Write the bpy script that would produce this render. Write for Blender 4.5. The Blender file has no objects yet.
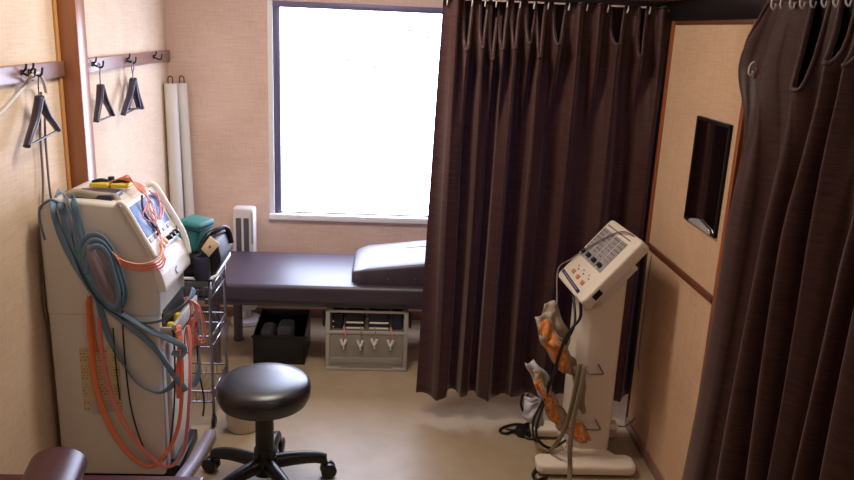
import bpy, bmesh, math, random
import numpy as np
from mathutils import Vector, Matrix
random.seed(7)
S = bpy.context.scene
COL = S.collection
PI = math.pi

# ------------------------------------------------------------------ camera (solved from the photo's vanishing points)
FPX, CX, CY, H = 770.0, 427.0, 240.0, 1.75
def cam_axes(yaw, pitch, roll):
    cy, sy = math.cos(yaw), math.sin(yaw)
    f = Vector((sy*math.cos(pitch), cy*math.cos(pitch), -math.sin(pitch)))
    r = Vector((cy, -sy, 0)); d = f.cross(r)
    cr, sr = math.cos(roll), math.sin(roll)
    return cr*r - sr*d, sr*r + cr*d, f
RX, DX, FX = cam_axes(math.radians(2.92), math.radians(15.31), math.radians(2.44))
cd = bpy.data.cameras.new('camera'); cam = bpy.data.objects.new('camera', cd); COL.objects.link(cam)
cd.sensor_width = 36; cd.lens = FPX/854*36; cd.clip_start = .02
m = Matrix((RX, -DX, -FX)).transposed().to_4x4(); m.translation = (0, 0, H); cam.matrix_world = m
S.camera = cam
def ray(x, y): return FX + RX*((x-CX)/FPX) + DX*((y-CY)/FPX)
def PY(x, y, Y): v = ray(x, y); t = Y/v.y; return Vector((t*v.x, Y, H+t*v.z))
def PX(x, y, X): v = ray(x, y); t = X/v.x; return Vector((X, t*v.y, H+t*v.z))
def PZ(x, y, Z): v = ray(x, y); t = (Z-H)/v.z; return Vector((t*v.x, t*v.y, Z))

# ------------------------------------------------------------------ materials
def lin(c): return tuple(((v/255)/12.92 if v/255 <= .04045 else ((v/255+.055)/1.055)**2.4) for v in c)
def mat(name, rgb, rough=.5, metal=0, spec=.5, noise=0, nscale=20, bump=0, bscale=200, stretch=None, coat=0, sheen=0, trans=0):
    mt = bpy.data.materials.new(name); mt.use_nodes = True
    nt = mt.node_tree; N = nt.nodes; b = N['Principled BSDF']
    c = lin(rgb) + (1,)
    b.inputs['Base Color'].default_value = c
    b.inputs['Roughness'].default_value = rough; b.inputs['Metallic'].default_value = metal
    b.inputs['Specular IOR Level'].default_value = spec
    b.inputs['Coat Weight'].default_value = coat
    if sheen:
        b.inputs['Sheen Weight'].default_value = sheen; b.inputs['Sheen Roughness'].default_value = .4
        b.inputs['Sheen Tint'].default_value = (1, .85, .8, 1)
    if noise or bump:
        tc = N.new('ShaderNodeTexCoord'); mp = N.new('ShaderNodeMapping')
        nt.links.new(tc.outputs['Object'], mp.inputs['Vector'])
        if stretch: mp.inputs['Scale'].default_value = stretch
    if noise:
        n = N.new('ShaderNodeTexNoise'); n.inputs['Scale'].default_value = nscale; n.inputs['Detail'].default_value = 5
        nt.links.new(mp.outputs[0], n.inputs['Vector'])
        mx = N.new('ShaderNodeMix'); mx.data_type = 'RGBA'
        mx.inputs[6].default_value = tuple(max(0, v*(1-noise)) for v in c[:3])+(1,)
        mx.inputs[7].default_value = tuple(min(1, v*(1+noise)) for v in c[:3])+(1,)
        rp = N.new('ShaderNodeMapRange'); rp.inputs[1].default_value = .3; rp.inputs[2].default_value = .7
        nt.links.new(n.outputs[0], rp.inputs[0]); nt.links.new(rp.outputs[0], mx.inputs[0])
        nt.links.new(mx.outputs[2], b.inputs['Base Color'])
    if bump:
        n2 = N.new('ShaderNodeTexNoise'); n2.inputs['Scale'].default_value = bscale; n2.inputs['Detail'].default_value = 3
        nt.links.new(mp.outputs[0], n2.inputs['Vector'])
        bp = N.new('ShaderNodeBump'); bp.inputs['Strength'].default_value = bump; bp.inputs['Distance'].default_value = .002
        nt.links.new(n2.outputs[0], bp.inputs['Height']); nt.links.new(bp.outputs[0], b.inputs['Normal'])
    if trans:
        out = N['Material Output']; ms = N.new('ShaderNodeMixShader'); tb = N.new('ShaderNodeBsdfTransparent')
        tb.inputs[0].default_value = (.95, .95, .95, 1)
        ms.inputs[0].default_value = trans
        nt.links.new(b.outputs[0], ms.inputs[1]); nt.links.new(tb.outputs[0], ms.inputs[2]); nt.links.new(ms.outputs[0], out.inputs[0])
    return mt
def wallpaper(name, rgb):
    """woven wall covering: fine horizontal and vertical threads over a mottled ground"""
    mt = mat(name, rgb, .8, spec=.2); nt = mt.node_tree; N = nt.nodes; b = N['Principled BSDF']
    tc = N.new('ShaderNodeTexCoord'); prev = None
    acc = None
    for sc, s in (((260, 260, 12), 1), ((12, 12, 260), 1), ((3, 3, 3), 1.2)):
        mp = N.new('ShaderNodeMapping'); mp.inputs['Scale'].default_value = sc
        n = N.new('ShaderNodeTexNoise'); n.inputs['Scale'].default_value = 1; n.inputs['Detail'].default_value = 2
        nt.links.new(tc.outputs['Object'], mp.inputs[0]); nt.links.new(mp.outputs[0], n.inputs[0])
        if acc is None: acc = n.outputs[0]
        else:
            a = N.new('ShaderNodeMath'); a.operation = 'ADD'; nt.links.new(acc, a.inputs[0]); nt.links.new(n.outputs[0], a.inputs[1]); acc = a.outputs[0]
    rp = N.new('ShaderNodeMapRange'); rp.inputs[1].default_value = 1.1; rp.inputs[2].default_value = 1.9
    nt.links.new(acc, rp.inputs[0])
    mx = N.new('ShaderNodeMix'); mx.data_type = 'RGBA'; c = lin(rgb)
    mx.inputs[6].default_value = (c[0]*.86, c[1]*.82, c[2]*.78, 1); mx.inputs[7].default_value = (min(1, c[0]*1.08), min(1, c[1]*1.09), min(1, c[2]*1.1), 1)
    nt.links.new(rp.outputs[0], mx.inputs[0]); nt.links.new(mx.outputs[2], b.inputs['Base Color'])
    bp = N.new('ShaderNodeBump'); bp.inputs['Strength'].default_value = .15; bp.inputs['Distance'].default_value = .001
    nt.links.new(acc, bp.inputs['Height']); nt.links.new(bp.outputs[0], b.inputs['Normal'])
    return mt
def emit(name, rgb, s):
    mt = bpy.data.materials.new(name); mt.use_nodes = True; N = mt.node_tree.nodes; N.clear()
    o = N.new('ShaderNodeOutputMaterial'); e = N.new('ShaderNodeEmission'); e.inputs[0].default_value = rgb+(1,); e.inputs[1].default_value = s
    mt.node_tree.links.new(e.outputs[0], o.inputs[0]); return mt
def satin(name, rgb, tl=.12):
    """brown satin curtain cloth with slubbed horizontal threads; lets a little daylight through"""
    mt = mat(name, rgb, .45, spec=.3, noise=.45, nscale=1, stretch=(14, 14, 300), bump=.25, bscale=1, sheen=.42)
    nt = mt.node_tree; N = nt.nodes; b = N['Principled BSDF']; out = N['Material Output']
    t = N.new('ShaderNodeBsdfTranslucent'); t.inputs[0].default_value = (.19, .15, .32, 1)  # violet transmission colour imitates the blue window glare on the cloth
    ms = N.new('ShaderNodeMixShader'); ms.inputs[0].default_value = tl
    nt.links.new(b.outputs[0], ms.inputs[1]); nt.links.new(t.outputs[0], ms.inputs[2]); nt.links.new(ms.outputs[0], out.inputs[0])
    return mt
MT = dict(
    floor=mat('floor_vinyl', (164, 143, 116), .42, spec=.4, noise=.08, nscale=9),
    wall_b=wallpaper('wallpaper_back', (234, 206, 192)), wall_l=wallpaper('wallpaper_left', (228, 204, 178)),
    panel=wallpaper('partition_cloth', (208, 172, 140)), ceil=mat('ceiling_white', (225, 215, 200), .9),
    post=mat('varnished_brown_post', (150, 96, 62), .3, spec=.6, noise=.12, nscale=6, stretch=(6, 6, .6)),
    rail=mat('mauve_brown_board', (140, 104, 92), .35, spec=.6, noise=.08, nscale=8),
    trim=mat('orange_brown_trim', (150, 82, 48), .35, noise=.15, nscale=8, stretch=(8, 8, .8)),
    edge_shade=mat('blackish_brown_edge_shade', (52, 34, 28), .5),
    silver=mat('bright_silver', (222, 220, 218), .3, metal=.6),
    tan=mat('light_tan_trim', (206, 150, 92), .5),
    trimd=mat('dark_brown_trim', (104, 58, 36), .4, noise=.15, nscale=8),
    header=mat('brown_header_wood', (120, 72, 44), .4, noise=.2, nscale=6),
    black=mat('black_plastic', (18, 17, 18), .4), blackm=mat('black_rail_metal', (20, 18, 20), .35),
    alu=mat('grey_violet_aluminium', (118, 116, 150), .4, metal=.2), wframe=mat('white_window_casing', (246, 245, 246), .5),
    vinyl=mat('dark_plum_vinyl', (58, 46, 60), .44, spec=.75, bump=.12, bscale=180),
    maroon=mat('maroon_vinyl', (70, 28, 34), .35, spec=.5, bump=.12, bscale=180),
    stool=mat('black_vinyl', (24, 24, 31), .36, spec=.8, bump=.1, bscale=200),
    cream=mat('cream_enamel', (212, 207, 199), .45, noise=.02, nscale=5), white=mat('white_plastic', (232, 230, 226), .4),
    creamw=mat('warm_white_plastic', (226, 210, 192), .45),
    cabgrey=mat('pale_grey_plastic', (176, 174, 172), .5), handle=mat('grey_beige_grip', (158, 146, 132), .55),
    screen=mat('blue_screen_glass', (88, 116, 176), .35, spec=.4), mauve=mat('mauve_plastic', (128, 112, 122), .5),
    lilac=mat('lilac_grey_plastic', (160, 150, 172), .4),
    teal=mat('teal_rubber_strap', (100, 130, 154), .55), bluef=mat('pale_blue_rubber', (128, 156, 188), .5),
    orange=mat('orange_rubber', (236, 132, 84), .5), pink=mat('pink_rubber', (230, 136, 128), .5), red=mat('salmon_red_wire', (236, 138, 118), .45),
    salmon=mat('light_salmon_wire', (244, 182, 164), .45),
    sponge=mat('orange_sponge', (214, 132, 66), .85, noise=.5, nscale=45, bump=.5, bscale=300), pad=mat('grey_pad_backing', (168, 150, 130), .6),
    padp=mat('pale_lavender_pad', (190, 186, 196), .6),
    tape=mat('khaki_grey_tape', (134, 122, 98), .6),
    yellow=mat('yellow_plastic', (226, 194, 60), .45), chrome=mat('chrome_wire', (140, 138, 142), .28, metal=1),
    steel=mat('dull_steel', (130, 128, 132), .4, metal=.8), ggrey=mat('grey_cloth', (128, 128, 136), .8),
    legm=mat('grey_enamel_leg', (96, 92, 100), .45), hang=mat('dark_violet_hanger', (52, 42, 62), .35, spec=.6),
    paper=mat('white_sheet', (232, 226, 218), .6), heat=mat('white_heater_shell', (222, 216, 216), .45),
    grille=mat('dark_grille', (84, 80, 92), .5), tealbag=mat('teal_nylon', (42, 116, 112), .6, bump=.2, bscale=400),
    tealdark=mat('dark_teal_piping', (20, 52, 58), .6), blackbag=mat('black_nylon', (20, 20, 26), .5, bump=.2, bscale=400),
    navy=mat('dark_navy_cloth', (38, 40, 62), .6), beigec=mat('beige_card', (224, 200, 164), .7),
    clear=mat('clear_plastic', (196, 188, 176), .3, trans=.62), clearrib=mat('clear_plastic_rib', (200, 192, 180), .35, trans=.3),
    clearband=mat('pale_cord', (206, 196, 180), .5), bucket=mat('milky_plastic', (216, 198, 172), .5),
    ink=mat('brown_ink', (148, 112, 70), .7),
    stickw=mat('pale_grey_notice', (186, 182, 180), .7),
    lab=mat('grey_label', (150, 142, 142), .5), labd=mat('dark_label_print', (88, 80, 84), .5), strip=mat('dark_navy_strip', (46, 40, 66), .35),
    knobb=mat('amber_button', (196, 124, 72), .5), mirror=mat('mirror_glass', (150, 140, 138), .04, metal=1),
    wire=mat('grey_wire', (128, 112, 100), .5), fold_shade=mat('dark_brown_fold_shade', (34, 22, 24), .8),
    lettering=mat('faint_window_lettering', (120, 120, 132), .8, trans=.25),
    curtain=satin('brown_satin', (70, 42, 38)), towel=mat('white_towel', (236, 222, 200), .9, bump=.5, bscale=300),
    pane=emit('frosted_daylit_glass', (.66, .74, 1.0), 15.0), lampc=emit('lamp_diffuser', (1, .86, .68), 3.0),
)

def printed(name, paper, ink):
    """paper with two columns of small printed characters in three blocks"""
    mt = mat(name, paper, .7); nt = mt.node_tree; N = nt.nodes; b = N['Principled BSDF']
    tc = N.new('ShaderNodeTexCoord'); mp = N.new('ShaderNodeMapping'); mp.inputs['Rotation'].default_value = (PI/2, 0, 0)
    nt.links.new(tc.outputs['Object'], mp.inputs[0])
    def brick(w_, h, mort, off):
        k = N.new('ShaderNodeTexBrick'); k.inputs['Scale'].default_value = 1; k.inputs['Brick Width'].default_value = w_; k.inputs['Row Height'].default_value = h
        k.inputs['Mortar Size'].default_value = mort; k.inputs['Mortar Smooth'].default_value = 0; k.offset = off; nt.links.new(mp.outputs[0], k.inputs[0]); return k
    k1 = brick(.014, .0125, .003, .4); k2 = brick(.075, .07, .008, 0)
    n = N.new('ShaderNodeTexNoise'); n.inputs['Scale'].default_value = 90; nt.links.new(mp.outputs[0], n.inputs[0])
    def m_(op, a, c):
        x = N.new('ShaderNodeMath'); x.operation = op
        for i_, v in enumerate((a, c)):
            if hasattr(v, 'node'): nt.links.new(v, x.inputs[i_])
            else: x.inputs[i_].default_value = v
        return x.outputs[0]
    g1 = m_('SUBTRACT', 1.0, k1.outputs['Fac']); g2 = m_('SUBTRACT', 1.0, k2.outputs['Fac']); g3 = m_('GREATER_THAN', n.outputs[0], .40)
    f = m_('MULTIPLY', m_('MULTIPLY', g1, g2), g3)
    mx = N.new('ShaderNodeMix'); mx.data_type = 'RGBA'; mx.inputs[6].default_value = lin(paper)+(1,); mx.inputs[7].default_value = lin(ink)+(1,)
    nt.links.new(f, mx.inputs[0]); nt.links.new(mx.outputs[2], b.inputs['Base Color']); return mt
MT['sticker'] = printed('yellow_notice_print', (206, 188, 146), (156, 128, 90))
# ------------------------------------------------------------------ mesh building
def catmull(pts, n=8, closed=False):
    pts = [Vector(p) for p in pts]; L = len(pts); out = []
    rng = range(L if closed else L-1)
    for i in rng:
        g = (lambda k: pts[k % L]) if closed else (lambda k: pts[min(max(k, 0), L-1)])
        a, b, c, d = g(i-1), g(i), g(i+1), g(i+2)
        for k in range(n):
            t = k/n
            out.append(.5*((2*b)+(c-a)*t+(2*a-5*b+4*c-d)*t*t+(3*b-a-3*c+d)*t**3))
    if not closed: out.append(pts[-1])
    return out
class MB:
    def __init__(s): s.bm = bmesh.new()
    def box(s, x0, x1, y0, y1, z0, z1, r=0, seg=2, M=None):
        t = bmesh.new(); bmesh.ops.create_cube(t, size=1)
        for v in t.verts: v.co = Vector((x0+(v.co.x+.5)*(x1-x0), y0+(v.co.y+.5)*(y1-y0), z0+(v.co.z+.5)*(z1-z0)))
        if r: bmesh.ops.bevel(t, geom=t.edges[:], offset=min(r, .49*min(abs(x1-x0), abs(y1-y0), abs(z1-z0))), segments=seg, profile=.5, affect='EDGES')
        return s.add(t, M)
    def add(s, t, M=None):
        if M is not None: t.transform(M)
        me = bpy.data.meshes.new('tmp'); t.to_mesh(me); t.free(); s.bm.from_mesh(me); bpy.data.meshes.remove(me); return s
    def prism(s, poly, fn, a, b, r=0, seg=2):
        """poly of 2D points pushed from depth a to b; fn(u,v,w) -> world"""
        t = bmesh.new()
        va = [t.verts.new(fn(u, v, a)) for u, v in poly]; vb = [t.verts.new(fn(u, v, b)) for u, v in poly]
        n = len(poly); t.faces.new(va); t.faces.new(vb[::-1])
        for i in range(n): t.faces.new((va[i], vb[i], vb[(i+1) % n], va[(i+1) % n]))
        bmesh.ops.recalc_face_normals(t, faces=t.faces[:])
        if r: bmesh.ops.bevel(t, geom=t.edges[:], offset=r, segments=seg, profile=.5, affect='EDGES')
        return s.add(t)
    def sweep(s, pts, a, b=None, ref=(0, -1, 0), seg=8, smooth=6, closed=False, twist=None, taper=None, square=False, cap=True):
        b = a if b is None else b; ref = Vector(ref)
        P = catmull(pts, smooth, closed) if smooth else [Vector(p) for p in pts]
        n = len(P); rings = []; pn = None
        for i, p in enumerate(P):
            if closed: T = P[(i+1) % n]-P[i-1]
            else: T = P[min(i+1, n-1)]-P[max(i-1, 0)]
            if T.length < 1e-9: T = Vector((0, 0, 1))
            T.normalize()
            B = T.cross(ref)
            if B.length < .05: B = pn if pn else T.orthogonal()
            B = B.normalized(); pn = B
            Nn = B.cross(T).normalized(); u = i/max(1, n-1)
            if twist:
                w = twist(u); B, Nn = B*math.cos(w)+Nn*math.sin(w), Nn*math.cos(w)-B*math.sin(w)
            k = taper(u) if taper else 1
            if square: cs = [(1, 1), (-1, 1), (-1, -1), (1, -1)]
            else: cs = [(math.cos(2*PI*j/seg), math.sin(2*PI*j/seg)) for j in range(seg)]
            rings.append([s.bm.verts.new(p+B*(c*a*k)+Nn*(q*b*k)) for c, q in cs])
        m_ = len(rings[0])
        for i in range(n if closed else n-1):
            A, C = rings[i], rings[(i+1) % n]
            for j in range(m_): s.bm.faces.new((A[j], A[(j+1) % m_], C[(j+1) % m_], C[j]))
        if cap and not closed: s.bm.faces.new(rings[0][::-1]); s.bm.faces.new(rings[-1])
        return s
    def lathe(s, prof, c, seg=32, M=None):
        t = bmesh.new(); c = Vector(c); rings = []
        for r, z in prof:
            if r < 1e-6: rings.append([t.verts.new(c+Vector((0, 0, z)))])
            else: rings.append([t.verts.new(c+Vector((r*math.cos(2*PI*j/seg), r*math.sin(2*PI*j/seg), z))) for j in range(seg)])
        for A, B in zip(rings, rings[1:]):
            for j in range(seg):
                k = (j+1) % seg
                if len(A) == 1 and len(B) == 1: continue
                if len(A) == 1: t.faces.new((A[0], B[j], B[k]))
                elif len(B) == 1: t.faces.new((A[j], A[k], B[0]))
                else: t.faces.new((A[j], A[k], B[k], B[j]))
        bmesh.ops.recalc_face_normals(t, faces=t.faces[:])
        return s.add(t, M)
    def grid(s, fn, nu, nv):
        V = [[s.bm.verts.new(fn(i/(nu-1), j/(nv-1))) for j in range(nv)] for i in range(nu)]
        for i in range(nu-1):
            for j in range(nv-1): s.bm.faces.new((V[i][j], V[i+1][j], V[i+1][j+1], V[i][j+1]))
        return s
def wpos(o):
    v = Vector((0, 0, 0))
    while o: v = v+o.location; o = o.parent
    return v
def obj(name, mb, material, parent=None, label=None, cat=None, group=None, kind=None, local=False, origin=None):
    """link mb as ONE mesh object; vertices are given in world space unless local"""
    bm = mb.bm; me = bpy.data.meshes.new(name)
    for f in bm.faces: f.smooth = True
    for e in bm.edges:
        if len(e.link_faces) == 2 and e.calc_face_angle(0) > math.radians(38): e.smooth = False
    o = bpy.data.objects.new(name, me)
    if not local:
        if parent: off = wpos(parent)
        else:
            if origin is None:
                co = [v.co for v in bm.verts]
                mn = [min(c[i] for c in co) for i in range(3)]; mx = [max(c[i] for c in co) for i in range(3)]
                origin = ((mn[0]+mx[0])/2, (mn[1]+mx[1])/2, mn[2])
            off = Vector(origin); o.location = off
        bmesh.ops.translate(bm, verts=bm.verts[:], vec=-off)
    bm.to_mesh(me); bm.free(); me.materials.append(MT[material] if isinstance(material, str) else material)
    COL.objects.link(o)
    if parent: o.parent = parent
    return tag(o, label, cat, group, kind)
def tag(o, label=None, cat=None, group=None, kind=None):
    for k, v in (('label', label), ('category', cat), ('group', group), ('kind', kind)):
        if v: o[k] = v
    return o
def thing(name, label, cat, loc, group=None):
    o = bpy.data.objects.new(name, None); COL.objects.link(o); o.location = loc; o.empty_display_size = .1
    return tag(o, label, cat, group)
def struct(name, mb, material, label=None, cat=None):
    return obj(name, mb, material, label=label, cat=cat, kind='structure')
def copy_tree(o, parent=None):
    c = o.copy(); COL.objects.link(c)
    if parent: c.parent = parent
    for ch in o.children: copy_tree(ch, c)
    return c
def wire(name, pts, r, material, label, cat, group=None, **k):
    return obj(name, MB().sweep(pts, r, seg=6, **k), material, label=label, cat=cat, group=group)

# ------------------------------------------------------------------ the setting
XL, XR, YB, ZC = -1.275, 1.13, 4.5, 2.45
struct('floor', MB().box(XL-.1, 2.3, -1.6, YB+.1, -.06, 0), 'floor', 'tan vinyl floor of the treatment booth', 'floor')
struct('ceiling', MB().box(XL-.1, 2.3, -1.6, YB+.1, ZC, ZC+.06), 'ceil', 'off-white ceiling above the booth', 'ceiling')
WX0, WX1, WZ0, WZ1 = -.714, .56, .622, 1.868
w = MB(); w.box(XL-.1, WX0, YB, YB+.1, 0, ZC); w.box(WX1, 2.3, YB, YB+.1, 0, ZC); w.box(WX0, WX1, YB, YB+.1, 0, WZ0); w.box(WX0, WX1, YB, YB+.1, WZ1, ZC)
struct('wall_back', w, 'wall_b', 'pinkish beige woven wallpaper wall around the window', 'wall')
struct('wall_left', MB().box(XL-.1, XL, -1.6, YB, 0, ZC), 'wall_l', 'pale yellow beige wallpaper wall behind the hangers', 'wall')
struct('wall_front', MB().box(XL, 2.3, -1.6, -1.5, 0, ZC), 'wall_b', 'beige wall behind the viewer', 'wall')
struct('wall_far_right', MB().box(2.2, 2.3, -1.5, YB, 0, ZC), 'wall_b', 'beige wall beyond the partition', 'wall')
# window
wn = thing('window_1', 'bright frosted window with white casing and grey-violet sash', 'window', (-.08, YB, WZ0)); wn['kind'] = 'structure'
c = MB()
c.box(WX0, WX0+.030, YB-.012, YB+.06, WZ0, WZ1, .003); c.box(WX1-.03, WX1, YB-.012, YB+.06, WZ0, WZ1, .003)
c.box(WX0, WX1, YB-.03, YB+.06, WZ0, WZ0+.034, .004)
obj('window_casing', c, 'wframe', wn)
c = MB()
c.box(WX0+.03, WX0+.068, YB+.004, YB+.05, WZ0+.034, WZ1, .003); c.box(WX1-.068, WX1-.03, YB+.004, YB+.05, WZ0+.034, WZ1, .003)
c.box(WX0, WX1, YB-.006, YB+.05, WZ1-.034, WZ1, .003); c.box(WX0+.068, WX1-.068, YB+.02, YB+.05, WZ0+.034, WZ0+.042)
c.box(WX0+.043, WX0+.048, YB-.002, YB+.02, WZ0+.034, WZ1-.03)
obj('sash', c, 'alu', wn)
obj('pane', MB().box(WX0+.06, WX1-.06, YB+.03, YB+.036, WZ0+.036, WZ1-.03), 'pane', wn)
lt = MB()
for pts in (((325, 31), (326, 35)), ((333, 25), (333, 28)), ((334, 32), (336, 36)), ((322, 39), (323, 38)), ((347, 27), (351, 27)), ((369, 25), (369, 29)), ((373, 26), (375, 33)), ((370, 38), (378, 38)), ((405, 31), (414, 30)), ((404, 45), (407, 42)), ((411, 38), (413, 37)), ((427, 34), (428, 40)), ((435, 38), (436, 41)),
            ((324, 65), (323, 70)), ((331, 60), (333, 61)), ((330, 67), (333, 66)), ((345, 61), (350, 60)), ((349, 66), (349, 70)), ((365, 63), (367, 66)), ((375, 62), (374, 72)), ((370, 65), (370, 71)), ((362, 72), (364, 70))):
    lt.sweep([PY(x, y, YB+.0275) for x, y in pts], 0.0055, .0006, seg=6, smooth=2)
obj('window_lettering', lt, 'lettering', wn)

# brown post and trims on the left wall
struct('trim_1', MB().box(XL, -1.198, 3.06, 3.15, 0, ZC, .004), 'post', 'square brown varnished post on the left wall', 'post')
struct('trim_2', MB().box(XL, XL+.010, 3.038, 3.06, 0, ZC, .003), 'tan', 'thin orange-brown strip beside the brown post', 'trim')
struct('baseboard_back', MB().box(XL, 2.2, YB-.012, YB, 0, .055, .003), 'rail', 'mauve brown skirting under the window wall', 'skirting')
# partition on the right
PY0, PY1, PZT = 2.475, 3.19, 1.822
struct('wall_right', MB().box(XR, XR+.035, PY0, PY1, 0, PZT), 'panel', 'tan cloth-covered partition panel', 'wall')
struct('trim_3', MB().box(XR-.008, XR+.043, PY1-.004, PY1+.026, .885, PZT, .004), 'trim', 'orange-brown edge strip at the far end of the partition', 'trim')
struct('edge_shade_strip', MB().box(XR-.004, XR+.043, PY1-.004, PY1+.02, 0, .885, .003), 'edge_shade', 'dark edge strip at the far end of the partition below the dado strip', 'trim')  # dark strip put in for the shade along the partition's lower edge
struct('trim_4', MB().box(XR-.006, XR+.043, PY0-.022, PY0+.004, 0, PZT, .004), 'trim', 'orange-brown edge strip beside the right curtain', 'trim')
struct('trim_5', MB().box(XR-.010, XR+.002, PY0, PY1, .872, .897, .003), 'trimd', 'dark brown dado strip across the partition', 'trim')
struct('trim_6', MB().box(XR-.004, XR+.002, PY0, PY1, PZT-.015, PZT, .001), 'trimd', 'thin brown strip along the top of the partition', 'trim')
struct('baseboard_right', MB().box(XR-.008, XR+.002, PY0, PY1, 0, .05, .003), 'rail', 'mauve brown skirting at the foot of the partition', 'skirting')
hd = MB(); hd.box(.12, XR+.05, 3.236, 3.30, 1.898, 1.99, .003); hd.box(XR-.03, XR+.05, .4, 3.236, 1.898, 1.99, .003)
struct('trim_7', hd, 'header', 'brown wooden header beam above the curtain rails', 'beam')
r_ = MB(); r_.box(.12, XR+.04, 3.236, 3.27, 1.876, 1.898, .003)
struct('trim_8', r_, 'blackm', 'black curtain rail crossing in front of the window', 'rail')
r_ = MB(); r_.box(XR-.012, XR+.04, .4, 3.236, 1.824, 1.898, .003)
struct('trim_9', r_, 'blackm', 'black curtain rail over the partition', 'rail')

# ------------------------------------------------------------------ coat rails, hooks, hangers
def hook_mb(y, z, x):
    h = MB(); h.lathe([(0, 0), (.011, .001), (.011, .004), (0, .006)], (0, 0, 0), 12, Matrix.Translation((x, y, z)) @ Matrix.Rotation(PI/2, 4, 'Y'))
    h.sweep([(x, y, z), (x+.03, y, z-.012), (x+.042, y, z-.006), (x+.046, y, z+.016)], .004, ref=(0, 1, 0), seg=8)
    h.sweep([(x, y, z), (x+.014, y, z+.012), (x+.018, y, z+.03)], .004, ref=(0, 1, 0), seg=8)
    return h
def coat_rail(y0, y1, hooks, label):
    t = thing('coat_rail', label, 'coat rail', (XL, (y0+y1)/2, 1.545), 'coat rails on the left wall')
    obj('board', MB().box(XL, XL+.02, y0, y1, 1.518, 1.577, .004), 'rail', t)
    for y in hooks: obj('hook', hook_mb(y, 1.552, XL+.02), 'black', t)
Xh = -1.225
ya = [PX(31, 76, Xh).y, PX(38.5, 78, Xh).y]; yb = [PX(100, 67, Xh).y, PX(133, 63, Xh).y, PX(159, 58, Xh).y]
coat_rail(1.7, 3.06, ya, 'long mauve-brown coat rail left of the brown post')
coat_rail(3.15, 4.49, yb, 'mauve-brown coat rail with three hooks right of the brown post')
def hanger(name, y, zhook, near, far, zbar, label, x=-1.228, thick=.011, dx=(0, 0), yoff=0, group=None):
    """hook wire, two tapered arms and a trouser bar; near/far are the ends' distance along the wall"""
    t = thing(name, label, 'hanger', (x, y, zhook), group)
    ap = Vector((x, y+yoff, zhook-.084))
    hk = [(x, y-.004, zhook-.018), (x, y+.008, zhook-.004), (x, y+.004, zhook+.010), (x, y-.012, zhook+.010), (x, y-.014, zhook-.006), (x, y-.004+yoff*.5, zhook-.04), ap]
    hk = [(x+.0, y-.016, zhook-.004), (x, y-.01, zhook+.010), (x, y+.004, zhook+.012), (x, y+.012, zhook-.002), (x, y+.004, zhook-.024), (x, y+yoff*.6, zhook-.05), ap]
    obj('hook', MB().sweep(hk, .0028, ref=(1, 0, 0), seg=8), 'steel', t)
    e0 = Vector((x+dx[0], near, zbar[0])); e1 = Vector((x+dx[1], far, zbar[1]))
    for e in (e0, e1):
        mid = ap.lerp(e, .35)+Vector((0, 0, -.012)); mid2 = ap.lerp(e, .7)+Vector((0, 0, -.004))
        obj('arm', MB().sweep([ap+Vector((0, 0, .006)), mid, mid2, e], thick, .016, ref=(1, 0, 0), seg=10, taper=lambda u: 1.05-.25*u), 'hang', t)
    obj('trouser_bar', MB().sweep([e0.lerp(e1, .04), e0.lerp(e1, .5), e0.lerp(e1, .96)], .004, seg=8, ref=(1, 0, 0)), 'hang', t)
    return t
hanger('coat_hanger', ya[1], 1.545, 2.635, 2.89, (1.312, 1.336), 'large dark violet hanger left of the brown post', thick=.011)
hanger('coat_hanger', yb[0], 1.545, 3.262, 3.455, (1.322, 1.328), 'narrow dark hanger on the first hook right of the brown post', thick=.008)
hanger('coat_hanger', yb[1], 1.542, 3.58, 3.80, (1.318, 1.33), 'dark hanger on the middle hook, nearer of the overlapping pair', thick=.009, x=-1.224, yoff=-.02)
hanger('coat_hanger', yb[1]+.03, 1.542, 3.70, 3.91, (1.33, 1.312), 'dark hanger on the middle hook, farther of the overlapping pair', thick=.010, x=-1.244, yoff=.02)
# cords on the left wall
wire('power_cord', [PX(*p, -1.252) for p in ((-14, 124), (0, 113), (14, 98), (26, 84))]+[PX(31, 76, -1.22), PX(38, 73, -1.22), PX(43, 80, -1.23), PX(46, 92, -1.25)], .006, 'clearband', 'pale cord looped over the hooks of the long coat rail', 'cord')
wire('power_cord', [PX(*p, -1.260) for p in ((41, 92), (40, 130), (43, 180), (42, 230), (43, 270), (45, 305), (48, 322), (52, 324))], .0045, 'wire', 'thin brown cord hanging down the left wall beside the machine', 'cord')
wire('power_cord', [PX(*p, -1.260) for p in ((45, 100), (45, 130), (47, 160), (50, 192), (53, 205))], .0045, 'wire', 'short brown cord running from hanger down to the machine top', 'cord')

# ------------------------------------------------------------------ rolls standing in the corner
def roll(p0, p1, r, label):
    t = thing('sheet_roll', label, 'roll', p0, 'white rolls in the corner')
    obj('rolled_sheet', MB().sweep([p0, Vector(p0).lerp(Vector(p1), .5), p1], r, ref=(0, 1, 0), seg=20, smooth=3), 'paper', t)
    q = Vector(p1)
    obj('hanging_loop', MB().sweep([q+Vector((-.012, 0, -.006)), q+Vector((-.012, 0, .03)), q+Vector((0, 0, .04)), q+Vector((.012, 0, .03)), q+Vector((.012, 0, -.006))], .003, seg=6), 'black', t)
roll((-1.222, 4.38, 0), (-1.236, 4.40, 1.40), .036, 'white rolled sheet leaning in the corner, left and nearer one')
roll((-1.16, 4.44, 0), (-1.188, 4.455, 1.40), .028, 'white rolled sheet leaning in the corner, slimmer right one')

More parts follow.
